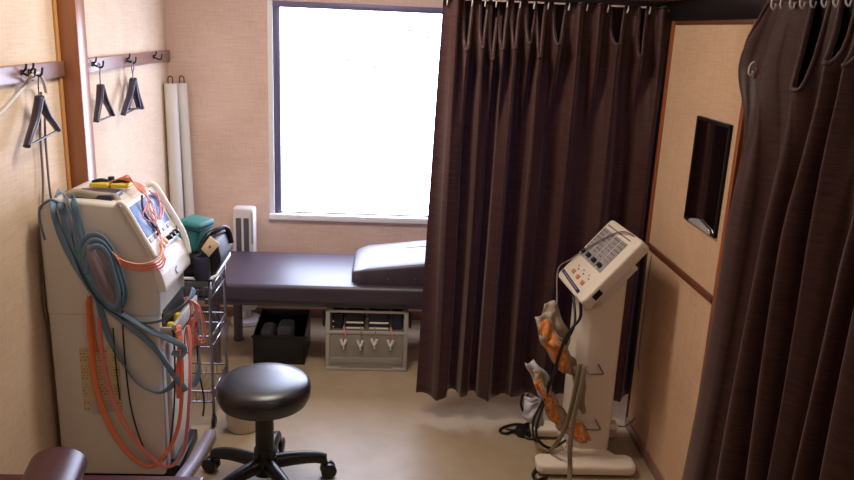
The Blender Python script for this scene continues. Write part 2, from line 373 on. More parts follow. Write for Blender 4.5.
# ------------------------------------------------------------------ tower heater behind the bed
t = thing('tower_heater', 'slim white tower heater standing between bed and window wall', 'heater', (-.845, 4.40, 0))
b = MB(); b.lathe([(0, 0), (.09, 0), (.095, .008), (.09, .024), (.03, .035), (.028, .09)], (-.845, 4.40, 0)); obj('base', b, 'heat', t)
obj('shell', MB().box(-.908, -.782, 4.355, 4.445, .085, .714, .018, 3), 'heat', t)
for x in (-.872, -.828):
    g = MB(); g.box(x-.015, x+.015, 4.350, 4.362, .16, .655, .003)
    obj('grille', g, 'grille', t)
obj('control_strip', MB().box(-.80, -.788, 4.351, 4.358, .5, .69, .002), 'cabgrey', t)

# ------------------------------------------------------------------ treatment table (bed) and wedge
t = thing('treatment_table', 'dark plum vinyl treatment table below the window', 'treatment table', (-.03, 4.02, 0))
obj('mattress', MB().box(-1.0, .92, 3.715, 4.325, .372, .47, .022, 4), 'vinyl', t)
obj('frame', MB().box(-.94, .86, 3.78, 4.27, .335, .372, .004), 'legm', t)
for x, y in ((-.84, 4.12), (-.9, 3.82), (.78, 3.84), (.78, 4.2)):
    l = MB(); l.box(x-.022, x+.022, y-.022, y+.022, .012, .34, .004); l.lathe([(0, 0), (.03, 0), (.03, .012), (0, .013)], (x, y, 0), 16)
    obj('leg', l, 'legm', t)
def wedge(u, v):
    pass
def rrect(x0, x1, y0, y1, r, n=6):
    out = []
    for cx, cy, a in ((x1-r, y1-r, 0), (x0+r, y1-r, PI/2), (x0+r, y0+r, PI), (x1-r, y0+r, 1.5*PI)):
        for k in range(n+1): a_ = a+k/n*PI/2; out.append((cx+r*math.cos(a_), cy+r*math.sin(a_)))
    return out
t = thing('wedge_cushion', 'dark vinyl wedge cushion lying on the treatment table', 'cushion', (.03, 3.98, .47))
wd = MB(); poly = rrect(-.19, .40, 3.765, 4.235, .07)
def wh(x): return .050+.084*min(1, max(0, (x+.19)/.40))**.6
ringz = [(0, .004, 0), (.0, .0, .006), (0, 0, .85), (.006, 0, .95), (.02, 0, 1.0)]
rings = []
cxm, cym = .105, 4.0
for ins, _, k in ringz:
    ring = []
    for x, y in poly:
        d = Vector((cxm-x, cym-y)); d.normalize(); xx, yy = x+d.x*ins, y+d.y*ins
        ring.append(wd.bm.verts.new((xx, yy, .47+.001+wh(xx)*k)))
    rings.append(ring)
n = len(poly)
for A, B in zip(rings, rings[1:]):
    for j in range(n): wd.bm.faces.new((A[j], A[(j+1) % n], B[(j+1) % n], B[j]))
# crowned top, closed towards a spine
prev = rings[-1]
for k in (.25, .5, .75):
    ring = [wd.bm.verts.new((v.co.x+(cxm+(v.co.x-cxm)*.75-v.co.x)*k, v.co.y+(cym-v.co.y)*k, .47+wh(v.co.x+(cxm+(v.co.x-cxm)*.75-v.co.x)*k)+.012*math.sin(k*PI/2))) for v in rings[-1]]
    for j in range(n): wd.bm.faces.new((prev[j], prev[(j+1) % n], ring[(j+1) % n], ring[j]))
    prev = ring
wd.bm.faces.new(prev); wd.bm.faces.new(rings[0][::-1])
bmesh.ops.recalc_face_normals(wd.bm, faces=wd.bm.faces[:])
obj('cushion_body', wd, 'vinyl', t)
for x in (-.0, .14, .28):
    obj('stud', MB().lathe([(0, 0), (.006, .001), (.005, .004), (0, .005)], (0, 0, 0), 12, Matrix.Translation((x, 3.766, .505+.02*x)) @ Matrix.Rotation(PI/2, 4, 'X')), 'chrome', t)
obj('face_hole_tab', MB().sweep([(.205, 3.77, .585), (.215, 3.75, .59), (.228, 3.77, .582)], .006, seg=8), 'black', t)

# ------------------------------------------------------------------ black open bin and its contents
t = thing('storage_bin', 'black open plastic bin on the floor under the table', 'bin', (-.565, 3.96, 0))
bx = MB(); X0, X1, Y0, Y1, th = -.70, -.43, 3.80, 4.10, .006
bx.box(X0, X1, Y0, Y1, 0, th)
bx.box(X0, X1, Y0, Y0+th, 0, .16, .002); bx.box(X0, X1, Y1-th, Y1, 0, .20, .002)
for x in (X0, X1-th):
    bx.prism([(Y0, 0), (Y1, 0), (Y1, .20), (Y0, .16)], lambda u, v, w_: Vector((w_, u, v)), x, x+th)
obj('tub', bx, 'black', t)
rb = MB(); rb.box(X0-.008, X1+.008, Y0-.008, Y0+.002, .148, .164, .003); obj('rim', rb, 'black', t)
for x0, x1, z, lb in ((-.675, -.60, .17, 'grey rolled cloth in the black bin, left and lower one'), (-.585, -.50, .19, 'grey rolled cloth in the black bin, right and taller one')):
    obj('rolled_cloth', MB().box(x0, x1, 3.86, 3.99, .008, z, .025, 4), 'ggrey', label=lb, cat='cloth')

# ------------------------------------------------------------------ clear storage box and contents
t = thing('storage_box', 'clear plastic storage box with drawer under the table', 'storage box', (-.10, 3.86, 0))
X0, X1, Y0, Y1 = -.315, .112, 3.745, 3.99
cb = MB(); cb.box(X0, X1, Y1-.005, Y1, .005, .33); cb.box(X0, X0+.005, Y0, Y1, .005, .33); cb.box(X1-.005, X1, Y0, Y1, .005, .33); cb.box(X0, X1, Y0, Y1, .0, .005)
obj('body', cb, 'clear', t)
fr = MB()
for x in (X0, X1-.022): fr.box(x, x+.022, Y0-.004, Y0+.008, 0, .335, .003)
fr.box(X0, X1, Y0-.006, Y0+.008, .207, .222, .003); fr.box(X0, X1, Y0-.004, Y0+.008, .0, .012, .003); fr.box(X0, X1, Y0-.004, Y0+.008, .322, .335, .003)
fr.box(X0, X0+.075, Y0-.008, Y0+.008, 0, .02, .003); fr.box(X1-.075, X1, Y0-.008, Y0+.008, 0, .02, .003)
obj('front_frame', fr, 'clearrib', t)
dr = MB(); dr.box(X0+.024, X1-.024, Y0-.002, Y0+.004, .016, .2); dr.box(X0+.03, X1-.03, Y0-.008, Y0, .045, .075, .003); dr.box(X0+.024, X0+.034, Y0-.005, Y0+.004, .016, .2); dr.box(X1-.034, X1-.024, Y0-.005, Y0+.004, .016, .2)
obj('drawer_front', dr, 'clear', t)
for x in (X0-.018, X1+.004):
    obj('latch', MB().prism([(0, .245), (.012, .235), (.016, .30), (.008, .32), (-.002, .315)], lambda u, v, w_, x=x: Vector((x+u, w_, v)), Y0+.01, Y0+.05, .002), 'black', t)
for (x0, x1, z0, z1, m_, lb) in ((-.285, -.225, .224, .31, 'black', 'black gadget at the left end of the clear box'), (-.215, -.115, .224, .315, 'blackbag', 'black pouch with pale band in the middle of the clear box'), (-.095, .015, .224, .318, 'navy', 'dark navy pouch with pale band at the right of the clear box'), (.025, .085, .224, .315, 'navy', 'dark navy pouch squeezed against the right end of the clear box')):
    p = thing('pouch', lb, 'pouch', ((x0+x1)/2, 3.83, z0))
    obj('pouch_body', MB().box(x0, x1, 3.765, 3.93, z0, z1, .012, 3), m_, p)
    if x1-x0 > .09:
        g = MB(); g.box(x0+.005, x1-.005, 3.757, 3.768, .228, .236, .002); g.box(x0+.005, x1-.005, 3.757, 3.768, .258, .266, .002); obj('band', g, 'creamw', p)
    elif x0 < -.2:
        for z in (.236, .266): obj('lamp', MB().lathe([(0, 0), (.004, .001), (0, .003)], (0, 0, 0), 10, Matrix.Translation((x0+.008, 3.766, z)) @ Matrix.Rotation(PI/2, 4, 'X')), 'white', p)
for i, (x, z, lb) in enumerate(((-.222, .145, 'white electrode clip dangling in the clear box, leftmost of four'), (-.135, .14, 'white electrode clip dangling in the clear box, second of four'), (-.062, .15, 'white electrode clip dangling in the clear box, third of four'), (.022, .145, 'white electrode clip dangling in the clear box, rightmost with red lead'))):
    p = thing('electrode_clip', lb, 'clip', (x, Y0-.012, z), 'electrode clips on the clear box')
    yy = Y0-.014
    obj('jaws', MB().sweep([(x-.014, yy, z+.035), (x-.008, yy, z+.015), (x, yy, z)], .007, seg=8).sweep([(x+.014, yy, z+.035), (x+.008, yy, z+.015), (x, yy, z)], .007, seg=8).sweep([(x, yy, z+.005), (x+.002, yy, z-.02)], .004, seg=8), 'white', p)
    obj('lead', MB().sweep([(x+.012, yy, z+.035), (x+.01, yy-.004, z+.06), (x+.004, Y0-.012, .225), (x, 3.755, .245)], .0028, seg=6), 'red' if i in (0, 3) else 'wire', p)

# ------------------------------------------------------------------ bucket
t = thing('waste_bin', 'milky plastic waste bin behind the black stool', 'waste bin', (-.625, 3.13, 0))
obj('bin_body', MB().lathe([(0, .004), (.066, .0), (.072, .006), (.088, .2), (.086, .2), (.07, .01), (0, .01)], (-.625, 3.13, 0)), 'bucket', t)
obj('bin_rim', MB().lathe([(.086, .196), (.092, .198), (.092, .206), (.086, .207)], (-.625, 3.13, 0)), 'bucket', t)

# ------------------------------------------------------------------ stools
def stool(cx, cy, zs, rad, rot, seatmat, label):
    t = thing('stool', label, 'stool', (cx, cy, 0))
    obj('seat', MB().lathe([(0, -.058), (rad*.8, -.058), (rad*.94, -.05), (rad, -.026), (rad*1.01, .0), (rad*.985, .018), (rad*.92, .032), (rad*.7, .042), (rad*.35, .046), (0, .047)], (cx, cy, zs), 48), seatmat, t)
    obj('gas_column', MB().lathe([(.0, .09), (.042, .09), (.042, .16), (.036, .165), (.034, zs-.06), (.05, zs-.055), (.06, zs-.045), (0, zs-.045)], (cx, cy, 0), 24), 'black', t)
    hub = MB().lathe([(0, .055), (.045, .055), (.05, .07), (.05, .11), (.044, .125), (0, .125)], (cx, cy, 0), 24); obj('hub', hub, 'black', t)
    for k in range(5):
        a = rot+k*2*PI/5; d = Vector((math.cos(a), math.sin(a), 0)); sd = Vector((-d.y, d.x, 0)); c0 = Vector((cx, cy, 0))
        arm = MB().sweep([c0+d*.03+Vector((0, 0, .098)), c0+d*.12+Vector((0, 0, .10)), c0+d*.19+Vector((0, 0, .094)), c0+d*.235+Vector((0, 0, .08))], .023, .027, ref=(0, 0, 1), seg=12, taper=lambda u: 1.15-.35*u)
        ao = obj('base_arm', arm, 'black', t)
        e = c0+d*.23; q = sd*.012+d*.018
        cs = MB().lathe([(0, -.011), (.022, -.011), (.031, -.007), (.031, .007), (.022, .011), (0, .011)], (0, 0, 0), 20, Matrix.Translation(e+q+Vector((0, 0, .031))) @ Vector((0, 0, 1)).rotation_difference(sd).to_matrix().to_4x4())
        cs.lathe([(0, -.011), (.022, -.011), (.031, -.007), (.031, .007), (.022, .011), (0, .011)], (0, 0, 0), 20, Matrix.Translation(e+q-sd*.028+Vector((0, 0, .031))) @ Vector((0, 0, 1)).rotation_difference(sd).to_matrix().to_4x4())
        cs.sweep([e+Vector((0, 0, .08)), e+d*.006+Vector((0, 0, .05)), e+q-sd*.014+Vector((0, 0, .033))], .013, seg=8)
        obj('caster', cs, 'black', ao)
    return t
stool(-.457, 2.685, .414, .175, math.radians(15), 'stool', 'round black vinyl stool on five-arm castor base')
stool(.372, 1.86, .395, .172, math.radians(40), 'maroon', 'round maroon stool whose rim peeks in at the bottom edge')

# ------------------------------------------------------------------ near treatment table, bolster, towel
t = thing('treatment_table', 'maroon vinyl treatment table at the bottom left edge', 'treatment table', (-.85, 1.6, 0))
obj('mattress', MB().box(-1.2, -.50, 1.28, 1.945, .41, .508, .010, 4), 'maroon', t)
obj('frame', MB().box(-1.16, -.54, 1.33, 1.90,   .36, .41, .004), 'legm', t)
for x in (-1.12, -.58):
    for y in (1.38, 1.85): obj('leg', MB().box(x-.02, x+.02, y-.02, y+.02, 0, .37, .003), 'legm', t)
p0, p1 = Vector((-.79, 1.40, .562)), Vector((-.885, 1.905, .562))
obj('bolster', MB().sweep([p0, p0.lerp(p1, .03), p0.lerp(p1, .5), p0.lerp(p1, .95), p1], .074, .052, seg=28, smooth=6, ref=(0, 0, 1), taper=lambda u: min(1, .72+.28*math.sin(min(1, u/.06)*PI/2)) * min(1, .72+.28*math.sin(min(1, (1-u)/.06)*PI/2))), 'maroon', label='rounded maroon vinyl bolster on the near treatment table', cat='bolster')
obj('towel', MB().box(-1.17, -.985, 1.55, 1.87, 0.509, .535, .012, 3), 'towel', label='folded white towel at the bottom left corner', cat='towel')

# ------------------------------------------------------------------ the electrotherapy cabinet
NY, FY = 2.70, 3.05
mc = thing('therapy_machine', 'large cream electrotherapy cabinet with slanted blue screen', 'machine', (-1.03, 2.87, 0))
xz = lambda u, v, w_: Vector((u, w_, v))
obj('cabinet', MB().prism([(-1.242, .02), (-1.242, .70), (-.838, .70), (-.848, .02)], xz, NY+.004, FY-.004, .012, 3), 'cream', mc)
P0, P1 = Vector((-.952, 1.100)), Vector((-.852, .905))
con_poly = [(-1.244, .68), (-1.244, 1.055), (-1.215, 1.108), (-1.18, 1.122), (-.958, 1.104), (-.856, .905), (-.836, .80), (-.834, .68)]
obj('console_housing', MB().prism(con_poly, xz, NY, FY, .014, 4), 'cream', mc)
ax = (P1-P0); nrm = Vector((-ax.y, ax.x)); nrm.normalize()
if nrm.x < 0: nrm = -nrm
def pan(u, v, h):
    q = P0+ax*v+nrm*h; return Vector((q.x, NY+u*(FY-NY), q.y))
def panbox(mb, u0, u1, v0, v1, h0, h1, r=0): return mb.prism([(u0, v0), (u1, v0), (u1, v1), (u0, v1)], lambda u, v, w_: pan(u, v, w_), h0, h1, r)
pn = obj('control_panel', panbox(MB(), .02, .98, .0, 1.0, -.01, .010, .006), 'white', mc)
rim = MB().sweep([Vector((-.968, FY-.006, 1.106)), pan(1, .0, .016), pan(1, .5, .022), pan(1, 1, .022), Vector((-.812, FY-.006, .83))], .012, .012, seg=10)
obj('side_rim', rim, 'white', mc)
rim = MB().sweep([Vector((-.968, NY+.008, 1.106)), pan(.02, .0, .010), pan(.02, .5, .012), pan(.02, 1, .012)], .009, .009, seg=10)
obj('side_rim', rim, 'white', mc)
sc_ = obj('screen', panbox(MB(), .10, .90, .08, .66, .008, .012, .001), 'screen', pn)
g = MB()
for k in range(5): panbox(g, .12+k*.155, .24+k*.155, .69, .76, .009, .013, .001)
obj('touch_keys', g, 'lab', pn)
for u in (.58, .71, .84):
    obj('knob', MB().sweep([pan(u, .89, .008), pan(u, .89, .03)], .010, seg=14, smooth=2), 'black', pn)
for u in (.30, .42):
    obj('knob', MB().sweep([pan(u, .90, .008), pan(u, .90, .026)], .011, seg=14, smooth=2), 'beigec', pn)
obj('front_cover', MB().prism([(-.862, .906), (-.838, .884), (-.820, .845), (-.810, .80), (-.810, .782), (-.85, .782)], xz, NY+.004, FY+.004, .003, 2), 'white', mc)
lg = MB().sweep([Vector((-.8135, 2.865, .832)), Vector((-.8125, 2.85, .822)), Vector((-.809, 2.853, .808)), Vector((-.809, 2.872, .806))], .002, seg=6); obj('maker_mark', lg, 'labd', mc)
obj('recess_shade', MB().box(-.86, -.834, NY+.03, FY-.03, .60, .70), 'black', mc)  # black block painting the shade of the opening above the tray
tr = MB().box(-.86, -.785, NY+.01, FY-.005, .59, .605, .004); tr.box(-.797, -.785, NY+.01, FY-.005, .59, .652, .004); tr.box(-.86, -.785, NY+.01, NY+.02, .59, .64, .003); tr.box(-.86, -.785, FY-.015, FY-.005, .59, .64, .003)
obj('cable_tray', tr, 'cabgrey', mc)
obj('front_panel', MB().box(-.86, -.828, NY+.07, FY-.02, .05, .55, .006), 'cream', mc)
obj('front_post', MB().box(-.862, -.838, NY+.015, NY+.05, .05, .55, .004), 'cabgrey', mc)
ft = MB().sweep([(-.792, 2.60, .022), (-.775, 2.70, .022), (-.756, 2.83, .024), (-.745, 2.95, .026), (-.743, 3.02, .026)], .021, .021, ref=(0, 0, 1), square=True); obj('foot', ft, 'lilac', mc)
obj('plinth', MB().box(-1.19, -.80, NY+.03, FY-.03, 0, .05, .006), 'black', mc)
hn = MB().sweep([PY(69, 201, 2.74), PY(70, 195, 2.74), PY(78, 193, 2.75), PY(95, 195.5, 2.76), PY(110, 197, 2.78), PY(116, 198.5, 2.78), PY(117, 203, 2.77)], .016, .013, seg=12); obj('handle', hn, 'handle', mc)
obj('top_recess', MB().box(-1.15, -1.0, NY+.05, NY+.17, 1.105, 1.126, .004), 'strip', mc)
pd = MB().sweep([PY(88, 243, 2.67), PY(95, 262, 2.655), PY(104, 285, 2.655), PY(115, 308, 2.67)], .021, .018, seg=16, taper=lambda u: (.35+.65*math.sin(max(.02, min(.98, u))*PI)**.6)); obj('cable_holder', pd, 'mauve', mc)
obj('cable_holder_stem', MB().sweep([PY(100, 273, 2.66), PY(100, 273, 2.705)], .012, seg=10, smooth=2), 'mauve', mc)
# notice on the side
a_, b_, c_, d_ = (PY(x, y, NY) for x, y in ((79, 348), (118, 349), (127, 412), (83, 410)))
st = MB().prism([(a_.x, a_.z), (b_.x, a_.z), (b_.x, c_.z), (a_.x, c_.z)], xz, NY+.001, NY+.0055); ns = obj('notice', st, 'sticker', mc, label='yellow paper notice')
wdt, hgt = b_.x-a_.x, a_.z-c_.z
obj('notice_slip', MB().box(a_.x+wdt*.20, a_.x+wdt*.46, NY-.0005, NY+.0012, c_.z-.012, c_.z+.05), 'stickw', ns)
obj('notice_slip', MB().box(a_.x+wdt*.60, a_.x+wdt*.86, NY-.0005, NY+.0012, c_.z+.0, c_.z+.04), 'stickw', ns)

# yellow and black clips on the machine top
for i, (x, y, m_, lb) in enumerate(((101, 187, 'yellow', 'yellow clip on the machine top, behind the handle'), (122, 190, 'yellow', 'yellow clip on the machine top, next to the screen'))):
    p = thing('electrode_clip', lb, 'clip', PY(x, y, 2.93), 'clips on the machine top')
    q = PY(x, y, 2.93); q.z = 1.122-.0*i
    p.location = q
    obj('clip_body', MB().box(q.x-.034, q.x+.034, q.y-.03, q.y+.03, q.z, q.z+.016, .005), m_, p)
    obj('spring_lever', MB().sweep([q+Vector((-.028, -.01, .016)), q+Vector((0, 0, .024)), q+Vector((.028, .01, .018))], .007, seg=8), 'black', p)
q = PY(112, 187, 2.95); q.z = 1.12
obj('suction_cup', MB().lathe([(0, 0), (.024, 0), (.026, .006), (.014, .022), (.012, .036), (0, .038)], q), 'black', label='black suction cup lying between the yellow clips', cat='suction cup')

# straps and leads draped over the machine (each one runs just in front of the near side)
def strap(pts, Y, w_, material, label, tw=0.0, th=.0022, cat='strap', group=None, name='rubber_strap'):
    P = [PY(p[0], p[1], Y if len(p) < 3 else p[2]) for p in pts]
    return obj(name, MB().sweep(P, w_, th, seg=8, smooth=7, twist=(lambda u: 1.0*math.sin(u*tw*1.6+tw)) if tw else None), material, label=label, cat=cat, group=group)
strap([(66, 192, 2.88), (62, 196, 2.76), (61, 205, 2.69), (64, 216), (68, 235), (78, 262), (92, 290), (112, 312), (135, 322), (160, 321), (180, 308, 2.70), (190, 298, 2.76), (194, 289, 2.80)], 2.688, .0125, 'teal', 'broad teal strap crossing the side into the cable tray', 2)
strap([(60, 191, 2.88), (55, 197, 2.74), (53, 207, 2.68), (57, 224), (68, 252), (82, 280), (98, 303), (120, 320), (142, 336), (158, 352), (172, 372), (186, 391)], 2.682, .012, 'teal', 'teal strap with loose tail ending beside the orange straps', 6)
strap([(72, 192, 2.86), (68, 196, 2.74), (68, 204, 2.68), (74, 220), (76, 240), (84, 262), (94, 285), (108, 304), (128, 317), (150, 330), (172, 340), (184, 348), (181, 355), (172, 352)], 2.676, .0115, 'teal', 'teal strap curling back near the front post', 4)
strap([(78, 192, 2.84), (74, 196, 2.74), (74, 204, 2.685), (80, 228), (90, 262), (98, 300), (108, 335), (122, 362), (138, 384), (158, 393), (172, 386), (180, 376)], 2.691, .0115, 'teal', 'lowest hanging teal strap on the cabinet side', 5)
for k, (dx, dy, lb) in enumerate(((0, 0, 'teal strap wound round the mauve holder, outermost coil'), (4, 6, 'teal strap wound round the mauve holder, middle coil'), (8, 12, 'teal strap wound round the mauve holder, innermost coil'))):
    Yk = 2.672-.010*k
    strap([(82+dx*.5, 262+dy, Yk), (80+dx, 246+dy, Yk), (88+dx*.5, 236+dy, Yk), (100, 236+dy*.9, Yk), (112-dx*.6, 250+dy*.4, Yk), (121-dx, 272, Yk), (126-dx, 292, Yk), (122-dx*.7, 307-dy*.2, Yk), (112-dx*.2, 309-dy*.3, Yk), (103, 297-dy*.3, Yk), (92+dx*.4, 280, Yk)], Yk, .009, 'teal', lb, 0, name='rubber_strap', group='teal coils on the holder')
strap([(197, 305, 2.80), (198, 330, 2.78), (199, 352, 2.77), (199, 372, 2.76), (194, 386, 2.76), (191, 380, 2.76)], 2.78, .010, 'bluef', 'pale blue strap hanging from the front of the tray', 3)
strap([(45, 240), (40, 222), (40, 208), (50, 200), (60, 203)], 2.70, .0045, 'teal', 'thin teal loop sticking out left of the machine top', 0, th=.004)
strap([(88, 300), (91, 345), (97, 390), (112, 430), (132, 457), (150, 467), (165, 456), (178, 428), (182, 390), (181, 345), (178, 325, 2.72)], 2.684, .0105, 'orange', 'long orange strap looping low across the cabinet side', 2)
strap([(99, 318), (104, 365), (115, 405), (135, 440), (158, 463), (172, 466), (183, 452), (188, 420), (190, 380), (190, 340, 2.72), (188, 325, 2.74)], 2.676, .0085, 'pink', 'long pink strap looping beside the orange one', 2)
strap([(90, 296), (92, 330), (95, 352)], 2.694, .012, 'orange', 'short orange strap hanging under the teal coils', 1)
strap([(178, 330, 2.69), (180, 350, 2.69), (178, 375, 2.69), (180, 398, 2.69)], 2.69, .013, 'pink', 'wide pink strap hanging from the near end of the tray', 1)
def lead(pts, Y, r, material, label, group=None, name='electrode_lead', cat='lead'):
    return wire(name, [PY(p[0], p[1], Y if len(p) < 3 else p[2]) for p in pts], r, material, label, cat, group)
lead([(122, 292, 2.66), (123, 330), (126, 370), (132, 412), (144, 448), (158, 462), (168, 452), (173, 420), (175, 380), (174, 340), (172, 330)], 2.688, .0034, 'black', 'thin black lead looping down the cabinet side')
lead([(113, 328, 2.688), (116, 365), (120, 400)], 2.692, .003, 'black', 'short black lead beside the orange strap')
for k in range(4):
    lead([(112+2*k, 252+2.5*k, 2.66), (122, 260+2*k, 2.675), (138, 264+2.2*k, 2.685), (152, 262+2.5*k, 2.69), (159+k, 258+3*k, 2.71), (163+k, 252+2*k, 2.74)], 2.69, .003, ('salmon', 'orange', 'red', 'pink')[k], ('light salmon', 'orange', 'salmon red', 'pink')[k]+' lead from the teal coils to the panel corner, '+('topmost', 'second', 'third', 'lowest')[k]+' of the bundle', 'bundle at the panel corner')
def pl(us): return [pan(u, v, h) for u, v, h in us]
tp = lambda x, y, dz=0: Vector((PY(x, y, 2.93).x, 2.93, 1.128+dz))
for k in range(6):
    j = k*.05
    wire('electrode_lead', [tp(104+3*k, 187), tp(118+2*k, 186, .02+.004*k)]+[Vector((-.955+.005*k, 2.93-.02*k, 1.135))]+pl([(.62-j*.7, .12, .02+.004*k), (.55-j+.12*math.sin(k*2.1), .32, .024), (.48-j*.6, .55, .018+.003*k), (.36+.04*math.sin(k*3), .78, .02), (.22+.03*k, .93, .022), (.12+.02*k, 1.02, .016)]), .0025, ('red', 'salmon', 'orange', 'salmon', 'red', 'pink')[k], ('salmon red lead over the screen, leftmost strand', 'light salmon lead over the screen, second strand', 'orange lead over the screen, third strand', 'light salmon lead over the screen, fourth strand', 'salmon red lead over the screen, fifth strand', 'pink lead over the screen, rightmost strand')[k], 'lead', 'leads over the screen')
for k in range(2):
    wire('electrode_lead', pl([(.66, .02, .03), (.84+.05*k, .16, .02), (.90-.1*k, .36, .02), (.74-.1*k, .50, .02), (.58, .52, .022), (.5, .3, .02), (.56, .1, .03)]), .0032, 'pink', ('pink lead looped on the far half of the screen, outer loop', 'pink lead looped on the far half of the screen, inner loop')[k], 'lead', 'loops on the screen')
wire('electrode_lead', pl([(.42, .02, .03), (.33, .25, .018), (.35, .5, .018), (.40, .66, .018), (.34, .72, .018)]), .0045, 'strip', 'dark lead lying on the near half of the screen', 'lead')
for k in range(6):
    a = k*.9
    lead([(184+k*.8, 307-k, 2.82), (187+2.2*k, 297+1.5*k, 2.765-.004*k), (191+2.6*k, 311+2*k, 2.762), (188+3.2*k+2.5*math.sin(a*2), 328+2*k, 2.765), (191+2.4*k, 344+4*math.cos(a), 2.76), (186+3*k, 352-2*k, 2.77), (185+2*k, 334-k, 2.768), (190+k, 318, 2.775)], 2.77, .003, ('orange', 'salmon', 'red', 'pink', 'salmon', 'red')[k], ('tangled orange', 'tangled light salmon', 'tangled salmon red', 'tangled pink', 'tangled light salmon', 'tangled salmon red')[k]+' lead spilling from the cable tray, '+('innermost', 'second', 'third', 'fourth', 'fifth', 'outermost')[k]+' strand', 'leads spilling from the tray')
lead([(196, 322, 2.775), (197, 345, 2.775), (199, 372, 2.775), (204, 398, 2.775), (203, 416, 2.775)], 2.775, .0036, 'black', 'black lead hanging off the front of the tray')
for k, x in enumerate((168, 180)):
    q = PY(x, 322-7*k, 2.76+.1*k); q.x = -.815; q.z = .628
    obj('electrode_cup', MB().lathe([(0, -.022), (.02, -.022), (.02, -.006), (.012, .012), (0, .014)], q), 'yellow', label=('yellow suction cup at the near end of the cable tray', 'yellow suction cup deeper in the cable tray')[k], cat='suction cup')

# ------------------------------------------------------------------ wire trolley behind the machine
tc = thing('wire_trolley', 'chrome wire trolley between the machine and the stool', 'trolley', (-.92, 3.28, 0))
TX0, TX1, TY0, TY1 = -1.10, -.755, 3.13, 3.42
for x in (TX0, TX1):
    for y in (TY0, TY1):
        l = MB().sweep([(x, y, .055), (x, y, .40), (x, y, .715)], .007, seg=10, smooth=2); lo = obj('post', l, 'chrome', tc)
        obj('caster', MB().lathe([(0, -.008), (.022, -.008), (.027, -.004), (.027, .004), (.022, .008), (0, .008)], (0, 0, 0), 18, Matrix.Translation((x, y, .027)) @ Matrix.Rotation(PI/2, 4, 'Y')).sweep([(x, y, .06), (x, y, .03)], .008, seg=8, smooth=2), 'black', lo)
for z in (.12, .38, .60):
    g = MB()
    for y in (TY0, TY1):
        for dz in (0, .05): g.sweep([(TX0, y, z+dz), (TX1, y, z+dz)], .004, seg=8, smooth=1)
    for x in (TX0, TX1):
        for dz in (0, .05): g.sweep([(x, TY0, z+dz), (x, TY1, z+dz)], .004, seg=8, smooth=1)
    n = 15
    for k in range(n):
        x = TX0+(TX1-TX0)*k/(n-1); g.sweep([(x, TY0, z+.05), (x, TY0, z), (x, TY1, z), (x, TY1, z+.05)], .0014, seg=6, smooth=0)
    for k in range(9):
        y = TY0+(TY1-TY0)*k/8; g.sweep([(TX1, y, z+.05), (TX1, y, z)], .002, seg=6, smooth=1)
    obj('wire_shelf', g, 'chrome', tc)
obj('top_tray', MB().box(TX0-.01, TX1+.02, TY0-.03, TY1+.01, .69, .70, .004), 'black', tc)
g = MB().sweep([(TX0, TY0-.035, .706), (TX1-.02, TY0-.035, .706), (TX1+.022, TY0-.015, .708), (TX1+.03, TY0+.04, .712), (TX1+.03, TY1-.04, .725), (TX1+.01, TY1+.005, .728)], .006, .010, seg=10); obj('tray_rail', g, 'white', tc)
for z in (.60,):
    obj('shelf_plate', MB().box(TX0+.01, TX1-.01, TY0+.01, TY1-.01, z+.006, z+.012), 'black', tc)
# bag, pouch and card on the tray
t = thing('tool_bag', 'black zipped bag with handle on the trolley top', 'bag', (-.83, 3.28, .70))
obj('bag_body', MB().prism([(-.95, .70), (-.735, .70), (-.70, .775), (-.715, .86), (-.745, .87), (-.80, .80), (-.95, .78)], xz, 3.12, 3.38, .012, 3), 'blackbag', t)
obj('bag_handle', MB().sweep([(-.80, 3.15, .80), (-.77, 3.17, .865), (-.735, 3.22, .885), (-.71, 3.29, .875), (-.70, 3.33, .80)], .012, .008, seg=8), 'black', t)
t = thing('nylon_pouch', 'teal nylon pouch on top of the black bag', 'pouch', (-.83, 3.24, .80))
Mr = Matrix.Translation((-.838, 3.22, .80)) @ Matrix.Rotation(.12, 4, 'Y') @ Matrix.Rotation(-.25, 4, 'Z')
obj('pouch_body', MB().box(-.050, .050, -.065, .065, .0, .105, .016, 3, Mr), 'tealbag', t)
obj('pouch_lid', MB().box(-.054, .054, -.069, .069, .102, .132, .013, 3, Mr), 'tealbag', t)
obj('zip', MB().box(-.055, .055, -.070, .070, .096, .106, .003, 2, Mr), 'tealdark', t)
t = thing('card_block', 'beige card with dark dot leaning on the black bag', 'card', (-.755, 3.12, .79))
cq = [PY(201, 249, 3.095), PY(210, 236, 3.105), PY(220, 244, 3.105), PY(209, 257, 3.095)]
cw = (cq[1]-cq[0]).cross(cq[3]-cq[0]).normalized()
obj('card', MB().prism([(0, 0), (1, 0), (1, 1), (0, 1)], lambda u, v, w_: cq[0]*(1-u)*(1-v)+cq[1]*u*(1-v)+cq[2]*u*v+cq[3]*(1-u)*v+cw*w_, -.004, .004, .002), 'beigec', t)
cc = (cq[0]+cq[1]+cq[2]+cq[3])/4
obj('dot', MB().sweep([cc-cw*.006, cc+cw*.006], .006, seg=12, smooth=1), 'ink', t)
q = PY(201, 278, 3.08)
obj('cup_holder', MB().lathe([(0, 0), (.026, 0), (.034, .006), (.034, .085), (.028, .1), (.02, .1), (.02, .02), (0, .02)], (-.775, 3.10, .701)), 'navy', label='dark navy cup at the corner of the trolley top', cat='cup')

